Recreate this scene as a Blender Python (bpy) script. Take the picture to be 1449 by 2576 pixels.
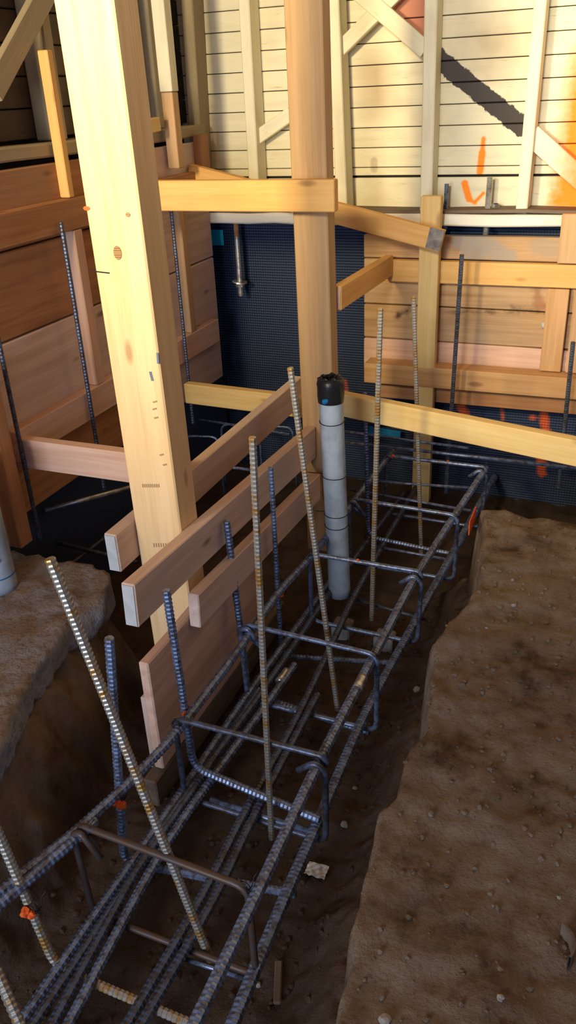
import bpy, bmesh, math, random
from mathutils import Vector, Matrix, noise
random.seed(7)
D = bpy.data
for o in list(D.objects): D.objects.remove(o)
S = bpy.context.scene
COL = S.collection
R = math.radians

# ------------------------------------------------------------------ camera
W, H, F = 1449, 2576, 2050.0
CAM = Vector((0, 0, 1.35))
CM = Matrix.Rotation(R(23), 3, 'Z') @ Matrix.Rotation(R(90 - 27.3), 3, 'X') @ Matrix.Rotation(R(-2.75), 3, 'Z')
cd = D.cameras.new('camera'); co = D.objects.new('camera', cd); COL.objects.link(co)
co.matrix_world = Matrix.Translation(CAM) @ CM.to_4x4()
cd.sensor_fit = 'VERTICAL'; cd.sensor_height = 36; cd.lens = 36 * F / H; cd.clip_start = 0.05; cd.clip_end = 60
S.camera = co
# ------------------------------------------------------------------ light
S.view_settings.view_transform = 'Standard'; S.view_settings.look = 'None'
S.view_settings.gamma = 1; S.view_settings.use_curve_mapping = False
S.view_settings.exposure = 0.0
wd = D.worlds.new('sky'); S.world = wd; wd.use_nodes = True
bg = wd.node_tree.nodes['Background']; bg.inputs[0].default_value = (0.26, 0.52, 1.0, 1); bg.inputs[1].default_value = 1.0
def area(name, loc, target, size, power, col, spread=180, sy=None):
    l = D.lights.new(name, 'AREA'); l.energy = power; l.color = col; l.shape = 'RECTANGLE'; l.size = size; l.size_y = sy or size
    l.spread = R(spread)
    o = D.objects.new(name, l); COL.objects.link(o); o.location = loc
    o.rotation_euler = (Vector(target) - Vector(loc)).to_track_quat('-Z', 'Y').to_euler(); return o
area('work_lamp', (-1.65, -0.6, 1.95), (-0.5, 3.4, 1.75), 0.35, 31, (1.0, 0.80, 0.45), 70)
area('work_lamp', (-0.55, -0.3, 2.05), (0.1, 3.6, 1.5), 0.35, 13, (1.0, 0.88, 0.66), 60)
area('doorway_daylight', (-1.2, -2.1, 1.0), (-1.0, 2.5, 0.5), 1.1, 34, (0.88, 0.92, 1.0), 120, 1.2)

def ray(x, y): return CM @ Vector(((x - W / 2) / F, -(y - H / 2) / F, -1))
def atZ(x, y, z): d = ray(x, y); return CAM + d * ((z - CAM.z) / d.z)
def atY(x, y, v): d = ray(x, y); return CAM + d * ((v - CAM.y) / d.y)
def atX(x, y, v): d = ray(x, y); return CAM + d * ((v - CAM.x) / d.x)

# ------------------------------------------------------------------ materials
class N:
    def __init__(s, name):
        s.m = D.materials.new(name); s.m.use_nodes = True; s.t = s.m.node_tree; s.b = s.t.nodes['Principled BSDF']
    def n(s, typ, **k):
        o = s.t.nodes.new(typ)
        for a, v in k.items(): setattr(o, a, v)
        return o
    def l(s, a, b): s.t.links.new(a, b)
    def math(s, op, a, b=None, c=None, clamp=False):
        o = s.n('ShaderNodeMath', operation=op); o.use_clamp = clamp
        for i, v in enumerate((a, b, c)):
            if v is None: continue
            if isinstance(v, (int, float)): o.inputs[i].default_value = v
            else: s.l(v, o.inputs[i])
        return o.outputs[0]
    def noise(s, vec, scale, detail=3, rough=.55):
        o = s.n('ShaderNodeTexNoise'); o.inputs['Scale'].default_value = scale; o.inputs['Detail'].default_value = detail
        o.inputs['Roughness'].default_value = rough
        if vec: s.l(vec, o.inputs['Vector'])
        return o.outputs['Fac']
    def ramp(s, f, stops):
        o = s.n('ShaderNodeValToRGB'); e = o.color_ramp.elements
        while len(e) < len(stops): e.new(.5)
        for i, (p, c) in enumerate(stops):
            e[i].position = p; e[i].color = (*c, 1) if not isinstance(c, (int, float)) else (c, c, c, 1)
        s.l(f, o.inputs[0]); return o.outputs[0]
    def mix(s, f, a, b, blend='MIX'):
        o = s.n('ShaderNodeMix', data_type='RGBA', blend_type=blend)
        for i, v in ((0, f), (6, a), (7, b)):
            if isinstance(v, (int, float)): o.inputs[i].default_value = v
            elif isinstance(v, tuple): o.inputs[i].default_value = (*v, 1)
            else: s.l(v, o.inputs[i])
        return o.outputs[2]
    def map(s, vec, scale, loc=None):
        o = s.n('ShaderNodeMapping'); o.inputs['Scale'].default_value = scale; s.l(vec, o.inputs['Vector'])
        if loc is not None: s.l(loc, o.inputs['Location'])
        return o.outputs[0]
    def bump(s, h, st=.3, dist=.01):
        o = s.n('ShaderNodeBump'); o.inputs['Strength'].default_value = st; o.inputs['Distance'].default_value = dist
        s.l(h, o.inputs['Height']); s.l(o.outputs[0], s.b.inputs['Normal'])
    def out(s, col, rough=.7, metal=0, spec=.3):
        if isinstance(col, tuple): s.b.inputs['Base Color'].default_value = (*col, 1)
        else: s.l(col, s.b.inputs['Base Color'])
        if isinstance(rough, (int, float)): s.b.inputs['Roughness'].default_value = rough
        else: s.l(rough, s.b.inputs['Roughness'])
        s.b.inputs['Metallic'].default_value = metal; s.b.inputs['Specular IOR Level'].default_value = spec
        return s.m
    def objvec(s):
        tc = s.n('ShaderNodeTexCoord'); oi = s.n('ShaderNodeObjectInfo')
        a = s.n('ShaderNodeVectorMath', operation='ADD'); r = s.math('MULTIPLY', oi.outputs['Random'], 37.0)
        s.l(tc.outputs['Object'], a.inputs[0]); s.l(r, a.inputs[1]); return a.outputs[0]

def P2(x, y, Y=3.62): p = atY(x, y, Y); return p.x, p.z
def seg(s, pos, x0, z0, x1, z1):           # distance in the wall plane from a drawn stroke
    sx = s.n('ShaderNodeSeparateXYZ'); s.l(pos, sx.inputs[0]); X, Z = sx.outputs[0], sx.outputs[2]
    dx, dz = x1 - x0, z1 - z0; L = dx * dx + dz * dz
    px = s.math('SUBTRACT', X, x0); pz = s.math('SUBTRACT', Z, z0)
    t = s.math('DIVIDE', s.math('ADD', s.math('MULTIPLY', px, dx), s.math('MULTIPLY', pz, dz)), L, clamp=True)
    ex = s.math('SUBTRACT', px, s.math('MULTIPLY', t, dx)); ez = s.math('SUBTRACT', pz, s.math('MULTIPLY', t, dz))
    return s.math('SQRT', s.math('ADD', s.math('MULTIPLY', ex, ex), s.math('MULTIPLY', ez, ez)))
def under(s, d, w, soft, n=None, amp=0.0):
    if n is not None: d = s.math('ADD', d, s.math('MULTIPLY', s.math('SUBTRACT', n, .5), amp))
    return s.math('DIVIDE', s.math('SUBTRACT', w, d), soft, clamp=True)

def wood(name, light, dark, knot=(.16, .08, .04), stain=None, grain=1.0, soot=False):
    s = N(name); v = s.objvec()
    g = s.noise(s.map(v, (1.3, 22, 22)), 1.6, 4)
    f = s.noise(s.map(v, (3, 130, 130)), 1.5, 2)
    c = s.ramp(s.math('ADD', s.math('MULTIPLY', g, .75), s.math('MULTIPLY', f, .25 * grain)), [(.34, dark), (.62, light)])
    big = s.noise(v, 2.2, 3)
    c = s.mix(s.math('MULTIPLY', s.ramp(big, [(.42, 0.), (.72, 1.)]), .5), c, stain or tuple(x * .72 for x in light))
    vo = s.n('ShaderNodeTexVoronoi'); vo.inputs['Scale'].default_value = 1.0; s.l(s.map(v, (3.2, 9, 9)), vo.inputs['Vector'])
    k = under(s, vo.outputs['Distance'], .13, .07)
    c = s.mix(s.math('MULTIPLY', k, .75), c, knot)
    if soot:
        gp = s.n('ShaderNodeNewGeometry').outputs['Position']; nn = s.noise(gp, 22, 4)
        for a_, b_, w_, k_, cc in (((1160, 600), (1200, 640), .05, .8, (.34, .31, .27)), ((1205, 610), (1275, 648), .05, .8, (.34, .31, .27)), ((1360, 620), (1400, 625), .05, .6, (.36, .30, .24)),
                                  ((1000, 795), (1025, 782), .022, .9, (.05, .035, .025)), ((1105, 785), (1320, 787), .010, .8, (.10, .06, .04)), ((1350, 730), (1358, 770), .03, .6, (.30, .12, .06)), ((1290, 775), (1370, 790), .012, .8, (.10, .06, .04))):
            c = s.mix(s.math('MULTIPLY', under(s, seg(s, gp, *P2(*a_, 3.5), *P2(*b_, 3.5)), w_, .02, nn, .06), k_), c, cc)
    s.bump(s.math('ADD', g, f), .25, .002)
    return s.out(c, .72, 0, .25)

M = {}
M['post'] = wood('douglas_fir_bright', (.88, .65, .37), (.74, .49, .24), (.40, .24, .11), (.86, .56, .26))
M['post_brown'] = wood('fir_brown_post', (.56, .37, .20), (.44, .27, .13), (.26, .13, .06))
M['fir'] = wood('fir_tan', (.66, .40, .20), (.52, .28, .12), (.26, .13, .06))
M['honey'] = wood('fir_honey', (.86, .52, .19), (.72, .39, .12), (.34, .17, .06))
M['pink'] = wood('fir_pinkish', (.78, .53, .41), (.60, .36, .26), (.25, .13, .08))
M['dusty'] = wood('fir_dusty', (.74, .55, .45), (.56, .38, .29), (.20, .13, .10), (.62, .56, .58))
M['red'] = wood('plank_reddish', (.50, .25, .11), (.33, .14, .06), (.12, .06, .03), (.36, .25, .18))
M['shore'] = wood('shoring_plank', (.58, .37, .19), (.40, .23, .10), (.14, .08, .05), (.36, .31, .26), 1.0, True)
M['drift'] = wood('weathered_wood', (.20, .15, .11), (.12, .085, .06))
M['plank'] = wood('old_plank', (.66, .42, .22), (.45, .25, .11), (.14, .08, .05), (.40, .33, .26))
M['yellow'] = wood('stake_yellow', (.84, .62, .28), (.70, .47, .18), (.4, .25, .1))

def paintwood(name, base, deco=None, wear=.6):
    s = N(name); g = s.n('ShaderNodeNewGeometry').outputs['Position']; v = s.objvec()
    n1 = s.noise(s.map(v, (1, 8, 8)), 3, 5, .65); n2 = s.noise(g, 2.1, 4)
    c = s.mix(s.ramp(n1, [(.5, 0.), (.68, .55)]), base, tuple(x * .80 for x in base))
    c = s.mix(s.math('MULTIPLY', s.ramp(n2, [(.54, 0.), (.76, 1.)]), wear), c, (.36, .25, .13))
    sc = s.noise(s.map(v, (6, 60, 60)), 2, 3)
    c = s.mix(s.math('MULTIPLY', s.ramp(sc, [(.66, 0.), (.76, 1.)]), .4), c, (.30, .22, .14))
    if deco: c = deco(s, g, c)
    s.bump(sc, .3, .002)
    return s.out(c, .62, 0, .3)
def deco_back(s, g, c):
    n = s.noise(g, 45, 3)
    # brushed black stripe, orange strokes, orange overspray, red patch, brown stain
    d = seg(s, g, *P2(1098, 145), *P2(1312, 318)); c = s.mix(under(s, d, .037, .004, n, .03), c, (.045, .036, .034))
    O = (1.0, .26, .006)
    for a, b, w in (((1216, 350), (1212, 395), .013), ((1213, 385), (1207, 432), .018), ((1169, 462), (1180, 500), .018), ((1180, 502), (1195, 510), .012), ((1195, 508), (1216, 486), .011)):
        d = seg(s, g, *P2(*a), *P2(*b)); c = s.mix(under(s, d, w, .008, n, .008), c, O)
    d = seg(s, g, *P2(1530, 170), *P2(1480, 460)); c = s.mix(under(s, d, .165, .07, n, .04), c, O)
    d = seg(s, g, *P2(1400, 505), *P2(1500, 500)); c = s.mix(under(s, d, .055, .05, n, .03), c, O)
    d = seg(s, g, *P2(1040, 10), *P2(1050, 50)); c = s.mix(under(s, d, .10, .03, n, .03), c, (.50, .20, .13))
    d = seg(s, g, *P2(945, 180), *P2(950, 250)); c = s.mix(s.math('MULTIPLY', under(s, d, .11, .11), .55), c, (.35, .20, .09))
    d = seg(s, g, *P2(941, 405), *P2(941, 425)); c = s.mix(s.math('MULTIPLY', under(s, d, .02, .01), .5), c, (.35, .25, .15))
    return c
CREAM = (.76, .71, .52)
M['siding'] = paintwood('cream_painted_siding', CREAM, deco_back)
def deco_stud(s, g, c):
    n = s.noise(g, 45, 3)
    d = seg(s, g, *P2(1500, 180, 3.54), *P2(1470, 490, 3.54)); return s.mix(under(s, d, .13, .12, n, .05), c, (1.0, .26, .006))
M['cream'] = paintwood('cream_painted_stud', (.80, .76, .58), deco_stud, .35)
M['sill'] = paintwood('white_painted_sill', (.86, .83, .72), None, .55)
M['dimside'] = paintwood('shaded_painted_siding', (.10, .075, .055), None, .8)  # dark brown siding, low light on the left wall put into the colour
M['dimstud'] = paintwood('shaded_painted_stud', (.38, .31, .20), None, .5)  # cream stud paint darkened, left side shade put into the colour

def steel(name, a, b, rough=.45, metal=.75, sc=55, thr=(.45, .6)):
    s = N(name); v = s.n('ShaderNodeTexCoord').outputs['Object']
    n = s.noise(v, sc, 4, .7); c = s.mix(s.ramp(n, [(thr[0], 0.), (thr[1], 1.)]), a, b)
    return s.out(c, rough, metal, .5)
M['rebar'] = steel('rebar_blue_grey', (.20, .27, .44), (.10, .10, .13), .36, .5)  # blue sky reflection put into the base colour, rebar_dark likewise
M['rebar_dark'] = steel('rebar_dark', (.10, .13, .21), (.07, .06, .06), .42, .5)
M['rebar_rust'] = steel('rebar_rusty_dark', (.085, .07, .07), (.11, .06, .035), .5, .4)
M['rebar_yellow'] = steel('rebar_rust_speckled', (.40, .38, .34), (.42, .24, .07), .42, .6, 26, (.5, .6))
M['galv'] = steel('galvanised_steel', (.62, .63, .62), (.36, .34, .31), .35, .8, 30)
M['wire'] = steel('black_tie_wire', (.03, .03, .03), (.05, .04, .035), .5, .5)
def flat(name, c, rough=.6, metal=0, n=.15, sc=30):
    s = N(name); v = s.n('ShaderNodeTexCoord').outputs['Object']; f = s.noise(v, sc, 4)
    return s.out(s.mix(s.ramp(f, [(.4, 0.), (.65, 1.)]), c, tuple(x * (1 - n) for x in c)), rough, metal)
M['orange'] = flat('orange_marking_paint', (.90, .13, .02), .6)
M['blue_tape'] = flat('blue_tape', (.01, .42, .62), .5)
M['blue_strip'] = flat('blue_strip', (.01, .20, .50), .5)
M['plastic'] = flat('grey_white_plastic', (.44, .53, .62), .25, 0, .30, 14)  # blue light falling on the pipe mixed into its base colour
M['black_tape'] = flat('black_tape', (.015, .015, .018), .3)
M['paper'] = flat('paper_scrap', (.8, .78, .75), .8)
M['concrete'] = flat('concrete', (.27, .25, .24), .9, 0, .5, 25)
M['endpaint'] = flat('grey_white_end_paint', (.55, .57, .58), .8)
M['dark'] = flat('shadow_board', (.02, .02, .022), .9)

def soil():
    s = N('packed_dirt'); g = s.n('ShaderNodeNewGeometry').outputs['Position']
    a = s.noise(g, 3.2, 6, .6); b = s.noise(s.map(g, (1, 1.0, 1)), 17, 6, .7); f = s.noise(g, 110, 4, .7)
    c = s.ramp(s.math('ADD', s.math('MULTIPLY', a, .6), s.math('MULTIPLY', b, .4)), [(.38, (.075, .046, .030)), (.48, (.175, .125, .088)), (.60, (.235, .185, .142))])
    d = s.noise(g, 5.5, 4); c = s.mix(s.math('MULTIPLY', s.ramp(d, [(.56, 0.), (.72, 1.)]), .6), c, (.22, .19, .165))
    sx = s.n('ShaderNodeSeparateXYZ'); s.l(g, sx.inputs[0])
    low = s.math('DIVIDE', s.math('SUBTRACT', -.16, sx.outputs[2]), .18, clamp=True)      # trench shade painted in as darker soil lower down
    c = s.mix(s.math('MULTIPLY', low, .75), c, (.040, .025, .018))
    c = s.mix(s.math('MULTIPLY', s.ramp(f, [(.58, 0.), (.7, 1.)]), .4), c, (.07, .04, .025))
    s.bump(s.math('ADD', s.math('MULTIPLY', b, 1.2), s.math('MULTIPLY', f, .5)), .6, .012)
    return s.out(c, .95, 0, .12)
M['soil'] = soil()
def membrane():
    s = N('dimple_drainage_membrane'); g = s.n('ShaderNodeNewGeometry').outputs['Position']
    w = s.n('ShaderNodeTexWave', wave_type='BANDS', bands_direction='X'); w.inputs['Scale'].default_value = 26; s.l(g, w.inputs['Vector'])
    n = s.noise(g, 30, 3); c = s.mix(s.noise(g, 2, 3), (.022, .040, .090), (.035, .050, .095))
    for a, b, wd_ in (((1160, 1025), (1175, 1055), .03), ((1262, 1030), (1264, 1055), .012), ((1338, 1050), (1340, 1052), .02), ((1368, 1040), (1372, 1085), .028), ((1360, 1140), (1362, 1190), .03), ((868, 960), (872, 1000), .012)):
        d = seg(s, g, *P2(*a, 3.64), *P2(*b, 3.64)); c = s.mix(s.math('MULTIPLY', under(s, d, wd_, .02, n, .03), .9), c, (.75, .13, .03))
    s.bump(w.outputs['Fac'], .5, .004)
    return s.out(c, .5, 0, .4)
M['membrane'] = membrane()

# ------------------------------------------------------------------ object helpers
def link(name, me, mat, parent=None, mtx=None):
    o = D.objects.new(name, me); COL.objects.link(o)
    if mat and not me.materials: me.materials.append(M[mat] if isinstance(mat, str) else mat)
    if parent is not None:
        o.parent = parent
        if mtx is not None: o.matrix_local = parent.matrix_world.inverted() @ mtx
    elif mtx is not None: o.matrix_world = mtx
    return o
def tag(o, label=None, cat=None, group=None, kind=None):
    for k, v in (('label', label), ('category', cat), ('group', group), ('kind', kind)):
        if v: o[k] = v
    return o
def empty(name, loc, label=None, cat=None, group=None, kind=None):
    o = D.objects.new(name, None); COL.objects.link(o); o.empty_display_size = .05
    o.matrix_world = Matrix.Translation(loc); return tag(o, label, cat, group, kind)
def boxmesh(L, w, t, bev=.003, wob=0.0):
    bm = bmesh.new(); bmesh.ops.create_cube(bm, size=1)
    if wob:
        bmesh.ops.subdivide_edges(bm, edges=[e for e in bm.edges if abs(e.verts[0].co.x - e.verts[1].co.x) > .5], cuts=8)
    for v in bm.verts: v.co = Vector((v.co.x * L, v.co.y * w, v.co.z * t))
    if wob:
        sd = random.uniform(0, 90)
        for v in bm.verts:
            v.co += Vector((0, noise.noise(Vector((v.co.x * 6 + sd, v.co.y * 9, 0))) * wob, noise.noise(Vector((v.co.x * 6 + sd, 5, v.co.z * 9))) * wob))
    if bev: bmesh.ops.bevel(bm, geom=[e for e in bm.edges if len(e.link_faces) == 2 and e.calc_face_angle(0) > .7], offset=min(bev, t * .3), segments=1, affect='EDGES')
    me = D.meshes.new('board'); bm.to_mesh(me); bm.free(); return me
UP = Vector((0, 0, 1))
def board(name, a, b, w, t, mat, wdir=UP, parent=None, bev=.003, wob=0.0):
    """a, b centre-line ends; w is measured along wdir, t across."""
    a = Vector(a); b = Vector(b); x = (b - a); L = x.length; x.normalize()
    z = x.cross(Vector(wdir)).normalized(); y = z.cross(x)
    m = Matrix((x, y, z)).transposed().to_4x4(); m.translation = (a + b) / 2
    return link(name, boxmesh(L, w, t, bev, wob), mat, parent, m)
def box(name, lo, hi, mat, parent=None, bev=.003, axis=None, wob=0.0):
    """axis-aligned timber; grain runs along its longest side."""
    lo = Vector(lo); hi = Vector(hi); c = (lo + hi) / 2; s = hi - lo
    ax = axis if axis is not None else max(range(3), key=lambda i: s[i])
    d = Vector((0, 0, 0)); d[ax] = s[ax] / 2
    wd_ = Vector((0, 0, 1)) if ax != 2 else Vector((1, 0, 0))
    if ax == 0: w, t = s.z, s.y
    elif ax == 1: w, t = s.z, s.x
    else: w, t = s.x, s.y
    return board(name, c - d, c + d, w, t, mat, wd_, parent, bev, wob)

def fillet(pts, r, n=5):
    pts = [Vector(p) for p in pts]; out = [pts[0]]
    for i in range(1, len(pts) - 1):
        p, a, b = pts[i], pts[i - 1], pts[i + 1]
        d1 = (a - p); d2 = (b - p); rr = min(r, d1.length * .45, d2.length * .45)
        s1 = p + d1.normalized() * rr; s2 = p + d2.normalized() * rr
        for k in range(n + 1):
            u = k / n; out.append(s1 * (1 - u) ** 2 + p * 2 * u * (1 - u) + s2 * u * u)
    out.append(pts[-1]); return out
def tubemesh(pts, r, rib=0.0, pitch=.012, sides=8, org=None):
    pts = [Vector(p) for p in pts]; org = Vector(org) if org is not None else pts[0]
    # resample
    if rib:
        cum = [0]
        for i in range(1, len(pts)): cum.append(cum[-1] + (pts[i] - pts[i - 1]).length)
        st = []; s_ = 0.0; k = 0
        offs = (0, .30, .42, .88)
        while s_ < cum[-1]:
            for j, f in enumerate(offs):
                q = s_ + f * pitch
                if q < cum[-1]: st.append((q, r * (1 + rib) if j in (2,) else r * (1 + rib) if j == 1 else r))
            s_ += pitch
        st.append((cum[-1], r)); P = []; i = 0
        for q, rr in st:
            while i < len(cum) - 2 and cum[i + 1] < q: i += 1
            u = (q - cum[i]) / max(1e-9, cum[i + 1] - cum[i]); P.append((pts[i].lerp(pts[i + 1], min(1, u)), rr))
    else: P = [(p, r) for p in pts]
    n = len(P); vs = []; fs = []
    t = (P[1][0] - P[0][0]).normalized(); up = Vector((0, 0, 1)) if abs(t.z) < .9 else Vector((1, 0, 0))
    nx = t.cross(up).normalized()
    for i, (p, rr) in enumerate(P):
        a = P[max(0, i - 1)][0]; b = P[min(n - 1, i + 1)][0]; t = (b - a).normalized()
        nx = (nx - t * nx.dot(t)).normalized(); ny = t.cross(nx)
        for k in range(sides):
            an = 2 * math.pi * k / sides
            vs.append(p - org + nx * math.cos(an) * rr + ny * math.sin(an) * rr)
    for i in range(n - 1):
        for k in range(sides):
            k2 = (k + 1) % sides; fs.append((i * sides + k, i * sides + k2, (i + 1) * sides + k2, (i + 1) * sides + k))
    fs.append(tuple(range(sides - 1, -1, -1))); fs.append(tuple((n - 1) * sides + k for k in range(sides)))
    me = D.meshes.new('bar'); me.from_pydata([tuple(v) for v in vs], [], fs); me.update()
    if not rib: me.shade_smooth()
    return me, org
def bar(name, pts, r, mat='rebar', rib=.16, pitch=.012, parent=None, sides=8):
    me, org = tubemesh(pts, r, rib, pitch, sides)
    return link(name, me, mat, parent, Matrix.Translation(org))
def mark(parent, p, d, r, L=.02, name='paint_mark', mat='orange'):
    p = Vector(p); d = Vector(d).normalized()
    n = 7; pts = [p + d * (L * (i / (n - 1) - .5)) for i in range(n)]
    me, org = tubemesh(pts, r, 0, sides=8)
    for v in me.vertices: v.co += Vector([random.uniform(-1, 1) * r * .1 for _ in range(3)])
    return link(name, me, mat, parent, Matrix.Translation(org))
def splash(parent, p, r):
    for k in range(3):
        q = Vector(p) + Vector([random.uniform(-1, 1) * r * .8 for _ in range(3)])
        bm = bmesh.new(); bmesh.ops.create_icosphere(bm, subdivisions=2, radius=r * random.uniform(.6, .85))
        for v in bm.verts: v.co *= 1 + .5 * noise.noise(v.co / r * 1.5 + q * 50)
        me = D.meshes.new('paint_mark'); bm.to_mesh(me); bm.free(); link('paint_mark', me, 'orange', parent, Matrix.Translation(q))
def knotwire(parent, p, r):
    p = Vector(p); pts = []
    for i in range(26):
        a = i * .75; pts.append(p + Vector((math.cos(a) * r, (i - 13) * .0008, math.sin(a) * r)))
    pts.append(p + Vector((r * 1.5, .01, r * 2.2))); pts.append(p + Vector((r * 2.0, .02, r * 3)))
    me, org = tubemesh(pts, .0012, 0, sides=5); return link('tie_wire', me, 'wire', parent, Matrix.Translation(org))

# ------------------------------------------------------------------ ground
def interp(t, tab):
    if t <= tab[0][0]: return tab[0][1]
    for (a, x), (b, y) in zip(tab, tab[1:]):
        if t <= b: return x + (y - x) * (t - a) / (b - a)
    return tab[-1][1]
def sm(t): t = max(0., min(1., t)); return t * t * (3 - 2 * t)
ER = [(.2, -.29), (.79, -.31), (1.07, -.35), (1.3, -.35), (1.45, -.325), (1.6, -.35), (1.79, -.385), (1.92, -.365), (2.02, -.33), (2.2, -.325), (2.62, -.39), (2.75, -.40)]
BOT = -.44
def fb(x, y, s, z=0.): return noise.fractal(Vector((x * s, y * s, z)), 1.0, 2.0, 3)
def ground(x, y):
    n = fb(x, y, 9); n2 = fb(x, y, 30, 4.)
    er = interp(y, ER) + fb(0, y, 9, 2) * .016 + n2 * .006
    z = BOT + n * .012 + n2 * .008
    # right side earth shelf
    yf = 2.66 + .02 * fb(x, 0, 8, 7) + max(0, x) * .05
    d = min(x - er, (yf - y))
    toe = sm((x - (er - .16)) / .16) * .13 * (1 if y < yf else 0)
    z += toe + n2 * .01 * (toe > .01)
    if d > 0: z = z + (0 - z) * sm(d / .035) + (n * .012 + n2 * .005 + fb(x, y, 2.5, 9) * .012) * sm(d / .06)
    # left bank
    if x < -.98 and y < 1.95:
        top = -.09
        s1 = sm((-1.08 - .22 * max(0, y - 1.0) + .03 * n - x) / .20); s2 = sm((1.92 - y) / .12)
        z = z + (top + n * .02 + n2 * .012 - z) * s1 * s2
    if x < -1.9: z = max(z, -.02)
    return z
def axis(pts):
    o = []
    for a, b, s in pts:
        k = max(1, round((b - a) / s)); o += [a + (b - a) * i / k for i in range(k)]
    return o + [pts[-1][1]]
xs = axis([(-2.3, -1.5, .03), (-1.5, -.98, .012), (-.98, -.5, .02), (-.5, -.24, .006), (-.24, .7, .018), (.7, 3., .12)])
ys = axis([(-2.6, .4, .12), (.4, 2.5, .012), (2.5, 2.74, .008), (2.74, 4.0, .04)])
vs = [(x, y, ground(x, y)) for y in ys for x in xs]; nx_ = len(xs)
fs = [(j * nx_ + i, j * nx_ + i + 1, (j + 1) * nx_ + i + 1, (j + 1) * nx_ + i) for j in range(len(ys) - 1) for i in range(nx_ - 1)]
me = D.meshes.new('floor'); me.from_pydata(vs, [], fs); me.update(); me.shade_smooth()
tag(link('floor', me, 'soil'), 'brown packed dirt floor cut by the footing trench', None, None, 'structure')

# ------------------------------------------------------------------ wall_back : studs, braces, siding, sill
WY = 3.62
wb = empty('wall_back', (-.6, WY, .87), 'cream painted board wall with studs and diagonal braces', None, None, 'structure')
zs = [P2(1200, y)[1] for y in (440, 418, 369, 316, 261, 206, 150, 91)]
step = (zs[-1] - zs[1]) / 6
edges = [.885, zs[0] - .006, zs[0], zs[1]] + [zs[1] + step * i for i in range(1, 19)]
X0, X1 = -2.0, 1.6
box('plank', (X0, WY, .885), (X1, WY + .02, zs[0] - .008), 'siding', wb, .003)
prev = zs[0]
for z in edges[3:]:
    box('plank', (X0, WY + random.uniform(0, .002), prev + .0015), (X1, WY + .02, z - .0015), 'siding', wb, .0025); prev = z
ZT = prev
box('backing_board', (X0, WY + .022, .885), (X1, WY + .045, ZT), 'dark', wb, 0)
SF = 3.52   # stud faces
def stud(xl, xr, y, x2l=None, x2r=None, y2=None, foot=None, mat='cream', name='stud', sec=None):
    """stud through two pixel rows of the photo, measured on the plane of the stud faces"""
    a = (atY(xl, y, SF) + atY(xr, y, SF)) / 2; b = (atY(x2l, y2, SF) + atY(x2r, y2, SF)) / 2
    w = (atY(xr, y, SF) - atY(xl, y, SF)).length
    d = (a - b) / (a.z - b.z)
    lo = b + d * ((foot or .878) - b.z); hi = b + d * (ZT - b.z)
    off = Vector((0, .049, 0))
    return board(name, lo + off, hi + off, w, .098, mat, Vector((1, 0, 0)), wb, .004)
stud(600, 627, 20, 622, 650, 425)
stud(823, 853, 20, 845, 872, 500, )
stud(1067, 1100, 20, 1056, 1088, 480)
stud(1338, 1370, 60, 1296, 1328, 525)
stud(1600, 1632, 60, 1568, 1600, 525)
stud(455, 485, 10, 478, 500, 330, mat='dimstud')
def brace(p, q, w=.055, t=.022, Yp=3.505, mat='cream', ext=0):
    a = atY(*p, Yp); b = atY(*q, Yp)
    return board('brace', a, b, w, t, mat, Vector((0, 1, 0)).cross((b - a)), wb, .003)
brace((826 + 10, 150 - 5), (1010, -30), .055, .03, 3.56)
brace((880, -40), (1072, 126), .062, .03, 3.545)
brace((640, 352), (735, 285), .055, .03, 3.57)
brace((1336, 338), (1500, 485), .075, .03, 3.56)
box('plate_strip', (X0, 3.508, .873), (X1, 3.62, .888), 'drift', wb, .002, wob=.014)
box('sill', (-1.86, 3.50, .828), (-1.30, 3.62, .873), 'sill', wb, .006, wob=.006)
box('sill', (-1.295, 3.50, .828), (1.0, 3.62, .873), 'sill', wb, .006, wob=.006)
# siding debris on the plate
def blob(name, p, r, mat, parent=None, sq=.6, sub=2, seed=None, amp=.35):
    bm = bmesh.new(); bmesh.ops.create_icosphere(bm, subdivisions=sub, radius=r)
    sd = seed if seed is not None else random.uniform(0, 100)
    for v in bm.verts:
        v.co *= 1 + amp * noise.noise(v.co / r * 1.3 + Vector((sd, 0, 0))); v.co.z *= sq
    me = D.meshes.new(name); bm.to_mesh(me); bm.free(); return link(name, me, mat, parent, Matrix.Translation(p))

# membrane below the sill
def corr_sheet(name, x0, x1, y, z0, z1, mat, pitch=.0125):
    nz = int((z1 - z0) / pitch * 4); v = []; f = []
    cols = [x0 + (x1 - x0) * i / 12 for i in range(13)]
    for i in range(nz + 1):
        z = z0 + (z1 - z0) * i / nz
        for k, x in enumerate(cols):
            v.append((x - x0, math.sin(i * math.pi / 2) * .0038 + .006 * math.sin(x * 3 + z * 4), z - z0))
    m_ = len(cols)
    for i in range(nz):
        for k in range(m_ - 1): f.append((i * m_ + k, i * m_ + k + 1, (i + 1) * m_ + k + 1, (i + 1) * m_ + k))
    me = D.meshes.new(name); me.from_pydata(v, [], f); me.update(); me.shade_smooth()
    o = link(name, me, mat, None, Matrix.Translation((x0, y, z0)))
    so = o.modifiers.new('t', 'SOLIDIFY'); so.thickness = .004; so.offset = 1
    return o
tag(corr_sheet('drainage_membrane', -1.9, 1.6, 3.655, -.47, .82, 'membrane'), 'dark blue ribbed drainage membrane hanging below the white sill', 'membrane')
p = atY(548, 598, 3.63)
tag(box('tape_patch', (p.x - .035, 3.632, p.z - .035), (p.x + .028, 3.637, p.z + .035), 'blue_tape', None, .001), 'small turquoise tape patch on the dark membrane, top left under the sill', 'tape')
a = atY(928, 1082, 3.6); b = atY(1008, 1096, 3.6)
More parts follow.
